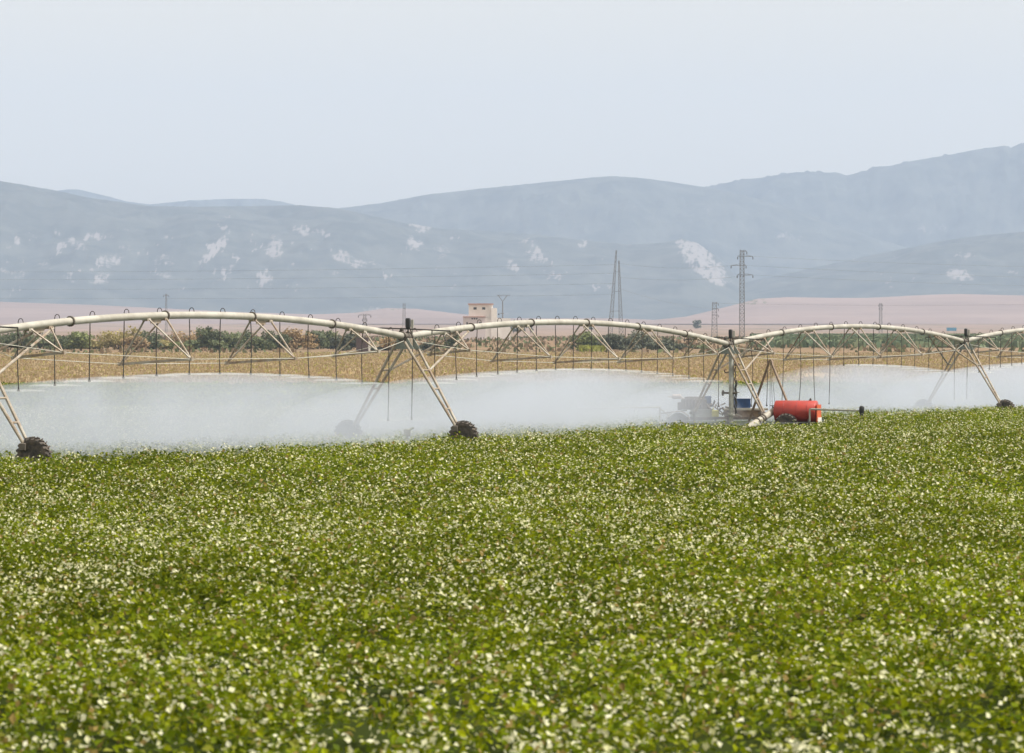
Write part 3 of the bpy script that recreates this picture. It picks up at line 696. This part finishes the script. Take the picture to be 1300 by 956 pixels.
# red tank trailer
Yt = 189.6
ax = Vector((1, -.30, 0)).normalized(); ay = Vector((.30, 1, 0)).normalized()
tc_ = at(1011, 522, Yt + .3); tank = empty('tank_trailer', (tc_.x, tc_.y, 0))
tag(tank, 'shiny red cylindrical tank on a wheeled trailer standing in the crop', 'tank trailer')
b = MB(); Lh = 1.02; R_t = .52
b.lathe(tc_, ax, [(-Lh - .05, .02), (-Lh - .04, R_t * .7), (-Lh, R_t * .97), (-Lh + .02, R_t), (Lh - .02, R_t), (Lh, R_t * .97), (Lh + .04, R_t * .7), (Lh + .05, .02)], 40)
tb = b.build('tank_body', m_red, tank, True)
b = MB(); b.lathe(tc_ + up * R_t + ax * .70, up, [(-.02, .06), (.05, .06), (.06, .04), (.11, .04)], 12); b.build('filler_cap', m_box, tank)
b = MB()
for o_ in (-.55, .1, .62): b.ring(tc_ + ax * o_, ax, R_t + .004, .012, 40, 6)
b.build('tank_strap', mat('strap_red', (0.30, 0.015, 0.015), 0.5), tank)
b = MB(); b.box(tc_ + ax * (Lh + .09) - up * .10, ax * .025, ay * .46, up * .42); b.build('end_panel', m_orange, tank)
b = MB(); b.box(tc_ + ax * (Lh + .13) - up * .42, ax * .02, ay * .4, up * .12); b.build('number_board', m_white, tank)
b = MB(); 
for s_ in (-1, 1): b.bar(tc_ - ax * 1.0 + ay * s_ * .25 - up * (R_t + .02), tc_ + ax * 0.95 + ay * s_ * .25 - up * (R_t + .02), .06, .06)
b.bar(tc_ - ax * .3 - ay * .7 - up * .6, tc_ - ax * .3 + ay * .7 - up * .6, .08)
for o_ in (-.7, .7): b.box(tc_ + ax * o_ - up * .48, ax * .05, ay * .4, up * .1)
b.build('chassis', m_flange, tank)
for s_ in (-1, 1): make_wheel(tc_ - ax * .34 + ay * s_ * .70 - up * .66, ay, .56, .28, tank)
b = MB(); q = at(1028, 519, Yt - .8); b.bar(q, q - up * .62, .08); b.bar(q, q + sx * .18, .06); b.build('post', m_tankgrey, tank)

# inverted V hoist above the tank
ap = at(978, 457, 191.5); f1 = at(949, 521, 191.8); f2 = at(1005, 524, 190.2)
hoist = empty('hoist_frame', (ap.x, ap.y, 0)); tag(hoist, 'tall brown steel pole bent into an inverted V beside the red tank', 'pole frame')
b = MB(); b.path([Vector((f1.x, f1.y, .1)), f1.lerp(ap, .9), ap - sx * .07 - up * .07, ap, ap + sx * .07 - up * .07, f2.lerp(ap, .9), f2], .062, 10); b.build('bent_pole', mat('rusty_pole', (0.24, 0.18, 0.12), 0.6, .2, col2=(0.15, 0.10, 0.07)), hoist, True)
b = MB()
for dx, l_ in ((-.02, 2.6), (.10, 2.3), (.25, 2.5)): b.tube(ap - up * .1 + sx * dx * .2, ap - up * l_ + sx * dx, .010, n=5)
b.build('hanging_cord', m_dark, hoist)

# boom with stand at the right
Ys = 188.0
e1 = at(1030, 519.5, Ys + .6); e2 = at(1094, 521.5, Ys)
st = empty('hose_stand', (e2.x, e2.y, 0)); tag(st, 'thin grey bar ending in a black headed two legged stand right of the red tank', 'hose stand')
b = MB(); b.tube(e1, e2, .05, .04, 8); b.build('bar', m_tankgrey, st)
b = MB(); b.lathe(e2 - up * .02, up, [(-.2, .05), (-.1, .11), (.08, .13), (.2, .12), (.26, .06)], 12); b.build('head', m_box, st)
for s_ in (-1, 1):
    b = MB(); b.tube(e2 + sx * s_ * .04 - up * .1, Vector((e2.x + s_ * .17, e2.y + s_ * .1, 0)), .032); b.build('leg', m_flange, st)
# boom at the left, faint in the mist
e3 = at(733, 518, 186); e4 = at(838, 517, Yc - 1)
lb = empty('side_boom', (e4.x, e4.y, 0)); tag(lb, 'long thin pale boom reaching left from the pump engine into the spray', 'boom')
b = MB(); b.tube(e3, e4, .03, .04, 8); b.tube(e4, Vector((e4.x, e4.y, 0)), .045); b.tube(e4.lerp(e3,.02), at(850,528,Yc-.5), .03); b.build('bar', m_cream, lb)
b = MB(); b.lathe(e3 - up * .06, up, [(0, .05), (.1, .08), (.2, .08), (.3, .04)], 10); b.build('nozzle_head', m_white, lb)
b = MB(); b.tube(e3 - up*.05, Vector((e3.x, e3.y, 0)), .025); b.build('leg', m_cream, lb)
# grey hydrant by the second tower
hq = at(517, 552, 149); hq.z = 0
b = MB(); b.bbox(hq + up * .62, sx * .13, sy * .12, up * .14, .2); b.tube(hq, hq + up * .5, .05); b.tube(hq + up * .66 - sx * .1, hq + up * .8 + sx * .25, .04)
o = b.build('hydrant', m_tankgrey); tag(o, 'small grey hydrant in the spray between the wheels of the nearest full tower', 'hydrant')

# ------------------------------------------------------------------ spray
m_spray = volume_mat('water_mist', (0.82, 0.865, 0.98), 0.085, 0.2)
_n = m_spray.node_tree; _v = [q for q in _n.nodes if q.bl_idname == 'ShaderNodeVolumePrincipled'][0]
_tc = _n.nodes.new('ShaderNodeTexCoord'); _mp = _n.nodes.new('ShaderNodeMapping'); _mp.inputs['Scale'].default_value = (0.55, 0.55, 0.22)
_no = _n.nodes.new('ShaderNodeTexNoise'); _no.inputs['Scale'].default_value = 1.0; _no.inputs['Detail'].default_value = 3
_mr = _n.nodes.new('ShaderNodeMapRange'); _mr.inputs['From Min'].default_value = 0.32; _mr.inputs['From Max'].default_value = 0.68; _mr.inputs['To Min'].default_value = 0.055; _mr.inputs['To Max'].default_value = 0.145
_n.links.new(_tc.outputs['Object'], _mp.inputs[0]); _n.links.new(_mp.outputs[0], _no.inputs['Vector']); _n.links.new(_no.outputs['Fac'], _mr.inputs['Value']); _n.links.new(_mr.outputs[0], _v.inputs['Density'])
EXTRA = {1: [(45, -3.5, 1.9, 4.5), (51, -3.2, 2.2, 5), (57, -5.5, 2.3, 6)], 2: [(8, -3.5, 1.5, 4), (12, -2.5, 2.2, 5), (16, -2, 2.5, 5)]}   # drift blown to the far side
def spray(k, label):
    dr = [d for d in DROPS if d[2] == k and d[1]]
    if k == 1: pass
    u, v = frame(k); org = TW[k]['p'].copy(); org.z = 0
    sarr = np.array([(d[0] - org).dot(u) for d in dr]); zt = np.array([d[0].z for d in dr]) + .02
    s0, s1 = min([sarr.min() - 7] + [e[0] - e[3] for e in EXTRA.get(k, [])]), max([sarr.max() + 7] + [e[0] + e[3] for e in EXTRA.get(k, [])]); W0 = 6.5
    ns = int((s1 - s0) / .28); nv = 76
    S_, V_ = np.meshgrid(np.linspace(s0, s1, ns), np.linspace(-15, 4.2, nv), indexing='ij')
    base = 0.33
    Z = np.full(S_.shape, base)
    for s_, z_ in zip(sarr, zt):
        Rr = 5.0 if z_ > 2 else 2.5
        near = 0.74 if z_ > 2 else 0.4
        Lk = (TW[k + 1]['p'] - TW[k]['p']).length
        if z_ > 2: near = float(np.interp(min(s_, Lk - s_), [2.5, 9], [.42, .74]))
        if k == 1: near = min(near, float(np.interp(s_, [0, 16, 22, 28, 36], [.74, .66, .42, .2, .06])))
        far_ = 1.55
        if k == 1 and s_ > 33: far_ = 2.0; Rr = 6.5
        vv = np.where(V_ < 0, V_ / far_, V_ / near)
        r = np.sqrt((S_ - s_) ** 2 + vv ** 2) / Rr
        Z = np.maximum(Z, base + (z_ - base) * (1 - np.clip(r, 0, 1) ** 3.2))
    for (s_, v_, z_, R_x) in EXTRA.get(k, []):
        r = np.sqrt((S_ - s_) ** 2 + (V_ - v_) ** 2) / R_x
        Z = np.maximum(Z, base + (z_ - base) * (1 - np.clip(r, 0, 1) ** 2.0))
    Z += (Z > base + .05) * 0.10 * (fbm(S_ / 1.1, V_ / 1.1, 3) - .5) * np.clip((2.9 - Z) , 0, 1)
    bot = np.full(Z.shape, base - .04)
    P = np.stack([org.x + S_ * u.x + V_ * v.x, org.y + S_ * u.y + V_ * v.y, Z], -1).reshape(-1, 3)
    Q = P.copy(); Q[:, 2] = base - .04
    idx = np.arange(P.shape[0]).reshape(ns, nv); f = grid_faces(idx); n0 = len(P)
    f2 = grid_faces(idx)[:, ::-1] + n0
    side = []
    bd = list(idx[:, 0]) + list(idx[-1, 1:]) + list(idx[::-1, -1][1:]) + list(idx[0, ::-1][1:-1])
    bd = np.array(bd); nx = np.roll(bd, -1); side = np.stack([bd, nx, nx + n0, bd + n0], -1)
    o = np_mesh('water_spray', np.concatenate([P, Q]), 0, 4, m_spray, faces=np.concatenate([f, f2, side]))
    return tag(o, label, 'water spray', kind='stuff')
spray(0, 'white water mist under the nearest span at the left')
spray(1, 'white water mist under the middle span left of the pump engine')
spray(2, 'white water mist under the span right of the red tank')
spray(3, 'white water mist beyond the rightmost tower')
jets = MB()
for (p_, on_, k_) in DROPS:
    if not on_: continue
    rj = .85 if p_.z > 2 else .6; n_ = 14; vs = []
    for (r_, z_) in ((.02, .0), (rj * .5, .035), (rj, .0), (rj * 1.05, -.05), (rj * .6, -.03), (.02, -.06)):
        for i in range(n_): vs.append((p_.x + math.cos(6.2832 * i / n_) * r_, p_.y + math.sin(6.2832 * i / n_) * r_, p_.z + z_))
    jets.add(vs, [(a * n_ + i, (a + 1) * n_ + i, (a + 1) * n_ + (i + 1) % n_, a * n_ + (i + 1) % n_) for a in range(5) for i in range(n_)] + [tuple(range(n_)), tuple(range(5 * n_, 6 * n_))[::-1]])
o = jets.build('nozzle_jets', volume_mat('dense_droplets', (1, 1, 1), 0.45, 0.2)); tag(o, 'bright flat fans of water leaving the sprinkler nozzles', 'water jets', kind='stuff')

# ------------------------------------------------------------------ trees and bushes
m_bark = mat('bark', (0.10, 0.075, 0.05), 0.9, scale=6)
LM = leaf_mat('bush_leaf', 0.55, 0.25, 0.3)
def bush_mesh(seed, W, H, col, nleaf=420, leaf=.33):
    r = np.random.default_rng(seed); nl = 7; pts = []
    lob = [(r.uniform(-.36, .36) * W, r.uniform(-.25, .25) * W, H * r.uniform(.35, .74), r.uniform(.2, .34) * W, r.uniform(.18, .30) * H) for _ in range(nl)]
    lob += [(r.uniform(-.42, .42) * W, r.uniform(-.2, .2) * W, H * r.uniform(.15, .3), r.uniform(.2, .3) * W, H * .16) for _ in range(4)]
    li = r.integers(0, len(lob), nleaf); lo = np.array(lob)[li]
    d = r.standard_normal((nleaf, 3)); d /= np.linalg.norm(d, axis=1)[:, None]; q = r.random(nleaf) ** .45 * (1 + .18 * r.standard_normal(nleaf))
    c = np.stack([lo[:, 0] + d[:, 0] * lo[:, 3] * q, lo[:, 1] + d[:, 1] * lo[:, 3] * q, np.maximum(.05, lo[:, 2] + d[:, 2] * lo[:, 4] * q)], -1)
    nn = r.standard_normal((nleaf, 3)) + d * .8 + np.array([0, 0, .5]); nn /= np.linalg.norm(nn, axis=1)[:, None]
    r3 = r.standard_normal((nleaf, 3)); a = r3 - (r3 * nn).sum(1)[:, None] * nn; a /= np.linalg.norm(a, axis=1)[:, None]; b = np.cross(nn, a)
    L = leaf * (.6 + .8 * r.random(nleaf))[:, None]
    P = np.stack([c - a * L, c - b * L * .7, c + a * L, c + b * L * .7], 1).reshape(-1, 3)
    lobc = (0.8 + .4 * r.random(len(lob)))[li]
    cc_ = np.array(col)[None] * (lobc * (0.75 + .5 * r.random(nleaf)))[:, None]
    return P, nleaf, np.repeat(cc_, 4, 0)
KC = {'dark green': (0.120, 0.140, 0.070), 'green': (0.150, 0.170, 0.080), 'light green': (0.20, 0.225, 0.085), 'olive yellow': (0.33, 0.275, 0.11), 'orange brown': (0.34, 0.235, 0.12), 'grey green': (0.12, 0.13, 0.085)}
def bush(px, wpx, top, kind, Y, name='bush', base=None, label=None, group=None, leaf=.33, nleaf=420, trunk=True, label_cat='bush'):
    gz = float(ground_z(Y)) ; s = F / Y
    x = (px - 650) / s; W = wpx / s; Htop = CAMZ + (HOR - top) / s; Hh = max(.8, Htop - gz)
    loc = Vector((x, Y, gz)); root = empty(name, loc)
    P, n, cl = bush_mesh(int(px * 7 + top), W * .5 * 2 * .85, Hh * .97, KC[kind], nleaf, leaf)
    o = np_mesh('crown', P, n, 4, LM, cols=cl); o.parent = root
    t = MB(); hb = loc
    nst = 3
    for k in range(nst):
        a_ = random.random() * 6.28; e_ = hb + Vector((math.cos(a_) * W * .22, math.sin(a_) * W * .2, Hh * .6)); m_ = hb.lerp(e_, .5) + Vector((0, 0, Hh * .08))
        t.path([hb - up * .2, m_, e_], [.05 + Hh * .015, .04 + Hh*.01, .03], 6)
    t.build('trunk', m_bark, root)
    return tag(root, label, label_cat, group)
BL = [(-30,50,416,'green'),(12,52,417,'dark green'),(48,44,420,'green'),(76,34,424,'dark green'),(103,30,419,'light green'),(118,34,429,'olive yellow'),(150,52,412,'olive yellow'),(172,30,424,'orange brown'),
      (192,26,417,'dark green'),(207,34,431,'olive yellow'),(228,24,433,'light green'),(243,48,413,'orange brown'),(247,24,429,'green'),(268,30,412,'dark green'),(288,38,416,'green'),(279,22,430,'green'),(312,34,417,'dark green'),
      (310,24,431,'light green'),(334,26,425,'green'),(352,26,417,'dark green'),(376,42,415,'orange brown'),(398,24,417,'dark green'),(416,22,416,'green'),(432,20,424,'grey green'),(446,18,413,'grey green'),
      (483,22,443,'grey green'),(545,24,434,'grey green'),(576,16,415,'dark green'),(500,30,428,'orange brown'),
      (738,26,420,'green'),(754,34,416,'light green'),(775,32,422,'grey green'),(795,30,424,'grey green'),(815,36,416,'grey green'),(838,30,429,'grey green'),(858,26,436,'grey green'),(886,18,438,'green')]
words = ['leftmost', 'second', 'third', 'fourth', 'fifth', 'sixth', 'seventh', 'eighth', 'ninth', 'tenth', 'eleventh', 'twelfth']
BL.sort(key=lambda t: t[0])
cnt = {}
for (px, wp, top, kd) in BL:
    side = 'left tree line' if px < 470 else ('white building' if px < 600 else 'far pylon group')
    key = (kd, side); i_ = cnt.get(key, 0); cnt[key] = i_ + 1
    ordw = words[i_] + (f' {kd} tree from the left' if i_ else f' {kd} tree')
    where = {'left tree line': 'in the tree line behind the left span', 'white building': 'between the brown shed and white building', 'far pylon group': 'below the leaning mast pylon'}[side]
    bush(px, wp * 1.3, top, kd, 765 + random.uniform(-22, 22), label=f'{ordw} {where}', group='bushy trees behind the dry field', leaf=.25, nleaf=1700, name='bushy_tree', label_cat='bushy tree')
# far trees near the white building and on the hill
far = [(652,8,403),(659,8,405),(666,9,403),(674,8,404),(645,7,406)]
for i_, (px, wp, top) in enumerate(far):
    bush(px, wp, top, 'grey green', 1900, label=f'small distant grey tree, {words[i_]} in the row right of the white building'.replace('leftmost', 'leftmost one'), group='row of distant trees', leaf=.6, nleaf=160, name='distant_tree', label_cat='tree')
bush(885, 11, 405, 'grey green', 2600, label='lone dark tree on the pink slope left of the ladder pylon', leaf=.6, nleaf=500, name='distant_tree', label_cat='tree')
bush(748, 9, 412, 'grey green', 2300, label='tiny grey tree on the pink slope left of the leaning mast pylon', leaf=.9, nleaf=120, name='distant_tree', label_cat='tree')
# tall weed standing above the crop at the left
bush(121, 13, 549, 'green', 141, label='tall green weed standing above the crop right of the near left wheel', leaf=.05, nleaf=160, name='weed', label_cat='weed')

# ------------------------------------------------------------------ white building
Yb = 1120.0; sb_ = F / Yb
m_wall = mat('cream_render', (0.78, 0.75, 0.72), 0.8, col2=(0.70, 0.66, 0.63), scale=.5)
m_wall2 = mat('pinkish_render', (0.60, 0.54, 0.55), 0.8)
m_roof = mat('red_roof_edge', (0.42, 0.25, 0.21), 0.8)
m_win = mat('dark_glass', (0.05, 0.055, 0.06), 0.2)
bq = at(610, 440, Yb); gzb = float(ground_z(Yb)); bld = empty('white_building', (bq.x, bq.y, gzb)); tag(bld, 'cream block building with a raised upper storey and red roof edge beyond the dry field', 'building')
def blk(name, x0, x1, y0, dy, dep, m, bot=None):
    a_ = at(x0, y0, Yb); b_ = at(x1, y0, Yb); z0 = gzb - .5 if bot is None else at(x0, bot, Yb).z
    b = MB(); b.box(((a_.x + b_.x) / 2, Yb + dy + dep / 2, (a_.z + z0) / 2), ((b_.x - a_.x) / 2, 0, 0), (0, dep / 2, 0), (0, 0, (a_.z - z0) / 2)); return b.build(name, m, bld)
blk('upper_storey', 595, 625.5, 386.5, 1.5, 7, m_wall); blk('wing', 588, 616, 402.5, 0, 9, m_wall2); blk('stair_tower', 623.5, 631, 391, 0.5, 5, m_wall); blk('side_wing', 616.1, 648, 404, 0.9, 8, m_wall)
blk('roof_edge', 594, 626.5, 385.2, 1.0, 8, m_roof, bot=386.5); blk('parapet', 587.6, 616.4, 401.6, -.3, 9.4, m_roof, bot=402.5)
for (x0, x1, y0, y1, dy) in [(598.5,600.5,403.6,405.5,-.03),(601.4,603.4,403.6,405.5,-.03),(604.2,606.2,403.6,405.5,-.03),(632.5,634,398,400,.4),(592,594,409,412,-.03),(608,611,409,413,-.03),(601,605,390,393,1.45),(612,616,390,393,1.45),(635,638,408,412,.85),(642,645,408,412,.85)]:
    f_ = blk('window', x0, x1, y0, dy, .1, m_win, bot=y1)
# brown shed
Yh = 728.0; gh = float(ground_z(Yh)); a_ = at(452, 429, Yh); b_ = at(467.5, 429, Yh)
sh = empty('brown_shed', ((a_.x + b_.x) / 2, Yh, gh)); tag(sh, 'tall dark brown shed with a pale corner strip behind the dry crop', 'shed')
b = MB(); b.box(((a_.x + b_.x) / 2, Yh + 1.3, (a_.z + gh - .4) / 2), ((b_.x - a_.x) / 2, 0, 0), (0, 1.3, 0), (0, 0, (a_.z - gh + .4) / 2))
for k in range(9): b.box((a_.x + (b_.x - a_.x) * (k + .5) / 9, Yh - .03, (a_.z + gh) / 2), (.03, 0, 0), (0, .03, 0), (0, 0, (a_.z - gh) / 2 - .05))
b.build('wall', mat('shed_boards', (0.13, 0.09, 0.085), 0.8, scale=2), sh)
b = MB(); b.box(((a_.x + b_.x) / 2, Yh + 1.3, a_.z + .05), ((b_.x - a_.x) / 2 + .15, 0, 0), (0, 1.5, 0), (0, 0, .05)); b.build('roof', m_flange, sh)
b = MB(); b.box((b_.x + .18, Yh + .5, (a_.z + gh) / 2 - .3), (.16, 0, 0), (0, .5, 0), (0, 0, (a_.z - gh) / 2 - .3)); b.build('corner_strip', m_white, sh)
# blue sign far right
Yq = 1500.0; q = at(1208, 418, Yq); sg = empty('blue_sign', (q.x, q.y, float(ground_z(Yq)))); tag(sg, 'small plain blue road sign far away above the right span', 'sign')
b = MB(); b.box(q, (1.9, 0, 0), (0, .05, 0), (0, 0, .62)); b.build('panel', mat('sign_blue', (0.10, 0.27, 0.42), 0.5), sg)
b = MB()
for s_ in (-1, 1): b.tube((q.x + s_ * 1.3, q.y + .1, float(ground_z(Yq)) - 2), (q.x + s_ * 1.3, q.y + .1, q.z), .08)
b.build('post', m_rim, sg)

# ------------------------------------------------------------------ pylons and cables
m_pyl = mat('pylon_steel', (0.20, 0.195, 0.19), 0.6, 0.3)
m_ins = mat('insulator', (0.10, 0.09, 0.09), 0.4)
def lattice(b, p0, p1, w0, w1, n, r):
    """four-legged lattice between two centres"""
    p0 = Vector(p0); p1 = Vector(p1); lv = []
    f = 0; 
    for i in range(n + 1):
        t = 1 - (1 - i / n) ** 1.0; c = p0.lerp(p1, t); w_ = w0 + (w1 - w0) * t
        lv.append([c + Vector((sx_ * w_, sy_ * w_, 0)) for sx_, sy_ in ((-1, -1), (1, -1), (1, 1), (-1, 1))])
    for i in range(n):
        for k in range(4):
            j = (k + 1) % 4
            b.tube(lv[i][k], lv[i + 1][k], r, n=4, cap=False)
            b.tube(lv[i][k], lv[i + 1][j], r * .6, n=4, cap=False) if i % 2 else b.tube(lv[i][j], lv[i + 1][k], r * .6, n=4, cap=False)
            b.tube(lv[i + 1][k], lv[i + 1][j], r * .6, n=4, cap=False)
def pylon(px, top, Y, w0, w1, n, arms, label, r=.11, gdz=0):
    gz = float(ground_z(Y)) - 2; tp = at(px, top, Y); root = empty('power_pylon', (tp.x, Y, gz)); tag(root, label, 'pylon')
    b = MB(); lattice(b, (tp.x, Y, gz), tp, w0, w1, n, r); b.build('lattice_mast', m_pyl, root)
    for (ay_, l, r_) in arms:
        q = at(px, ay_, Y); b = MB(); b.bar(q - sx * l, q + sx * r_, .16); b.bar(q - sx * l, q + up * .5 - sx * w1, .08); b.bar(q + sx * r_, q + up * .5 + sx * w1, .08)
        a = b.build('crossarm', m_pyl, root)
        for e_ in (-l, r_):
            if abs(e_) > .6:
                i_ = MB(); i_.lathe(q + sx * e_ - up * .9, up, [(0, .08), (.1, .16), (.3, .1), (.5, .16), (.8, .08)], 8); o_ = i_.build('insulator', m_ins, a)
    return root
pylon(942, 318, 1150, .75, .55, 26, [(325.5, 1.3, 3.2), (337, 3.2, 1.2), (349, 1.4, 3.2), (319, .2, 1.4)], 'tall ladder shaped pylon with three offset arms above the pump machinery', r=.11)
pylon(907, 384, 1500, 1.15, .75, 12, [(385, .6, 1.5), (392, .4, 1.5), (400, .6, 1.5)], 'short lattice pylon with stacked arms left of the tall ladder pylon', r=.10)
pylon(1118, 385, 1900, .8, .5, 14, [(387, 1.0, 1.0), (391, .8, .8)], 'slim distant pylon on the pink slope right of the ladder pylon', r=.10)
pylon(513, 385, 1800, .8, .5, 14, [(387, .58, .58), (392, .55, .55)], 'slim distant pylon above the black control box of the second tower', r=.09)
pylon(463, 399, 1400, .6, .45, 12, [(400, 2.2, 2.2), (405, .8, .8)], 'small T topped pylon above the brown shed', r=.09)
pylon(211, 373, 1900, .5, .3, 14, [(375, 1.3, 1.3)], 'thin distant pole pylon above the left span', r=.09)
# double mast pylon
Yp = 1300.0; root = empty('power_pylon', (at(781, 430, Yp).x, Yp, float(ground_z(Yp)) - 2)); tag(root, 'tall pylon of two leaning lattice masts meeting at the top', 'pylon')
for (xb, xt, yt) in ((773.5, 782.5, 318), (789, 785.6, 331)):
    b0 = at(xb, 432, Yp); b0.z = float(ground_z(Yp)) - 2; t0 = at(xt, yt, Yp); b = MB(); lattice(b, b0, t0, .75, .16, 20, .10); b.build('lattice_mast', m_pyl, root)
b = MB()
for yy in (345, 370, 395): a_ = at(773.5 + (432 - yy) / 114 * 9, yy, Yp); c_ = at(789 - (432 - yy) / 101 * 3.4, yy, Yp); b.bar(a_, c_, .1)
b.build('crossarm', m_pyl, root)
# Y headed pole
Yy = 1120.0; q0 = at(638, 382, Yy); root = empty('power_pylon', (q0.x, Yy, float(ground_z(Yy)))); tag(root, 'Y headed pole pylon rising behind the cream building', 'pylon')
b = MB(); b.tube((q0.x, Yy + 12, float(ground_z(Yy)) - 1), (q0.x, Yy + 12, q0.z), .22, .14); b.build('pole', m_pyl, root)
b = MB(); qq = q0 + sy * 12
b.bar(qq, qq + Vector((-1.3, 0, 1.75)), .16); b.bar(qq, qq + Vector((1.3, 0, 1.75)), .16); b.bar(qq + Vector((-1.7, 0, 1.8)), qq + Vector((2.2, 0, 1.8)), .12); b.bar(qq + Vector((-.7, 0, -3.5)), qq + Vector((.4, 0, -3.5)), .2); b.build('crossarm', m_pyl, root)
# two crossed aerials above the pipe
b = MB()
def cable(p, q, sag, label, r=.045):
    p = Vector(p); q = Vector(q); pts = []
    for i in range(25):
        t = i / 24; c = p.lerp(q, t); c.z -= sag * 4 * t * (1 - t); pts.append(c)
    b = MB(); b.path(pts, r, 4); o = b.build('power_cable', m_pyl); return tag(o, label, 'power cable', 'power cables strung between the pylons')
L1 = [((-420, 341), (782.5, 336)), ((-420, 350), (782, 347)), ((-420, 362), (781.5, 360)), ((-420, 372), (779.5, 374))]
for i_, (a_, c_) in enumerate(L1):
    cable(at(a_[0], a_[1], 1900), at(c_[0], c_[1], Yp), 2.0, f'thin power cable running left from the leaning mast pylon, {["topmost", "second from the top", "third from the top", "lowest"][i_]}', .032)
for i_, (y0, x1, y1) in enumerate([(334, 929, 337), (352, 955, 349), (366, 906, 392)]):
    cable(at(785.5, y0, Yp), at(x1, y1, 1150 if x1 != 906 else 1500), 1.2, f'thin power cable from the leaning mast pylon towards the right, {["topmost", "middle one", "lowest"][i_]}', .03)
for i_, (x0, y0, y1) in enumerate([(955, 325.5, 335), (947, 337, 350), (955, 349, 360), (912, 385, 372)]):
    cable(at(x0, y0, 1150 if x0 != 912 else 1500), at(1720, y1, 1500), 2.4, f'thin power cable running right above the pink slope, {["topmost", "second from the top", "third from the top", "lowest"][i_]}', .03)
print('verts', sum(len(o.data.vertices) for o in C.objects if o.type == 'MESH'))
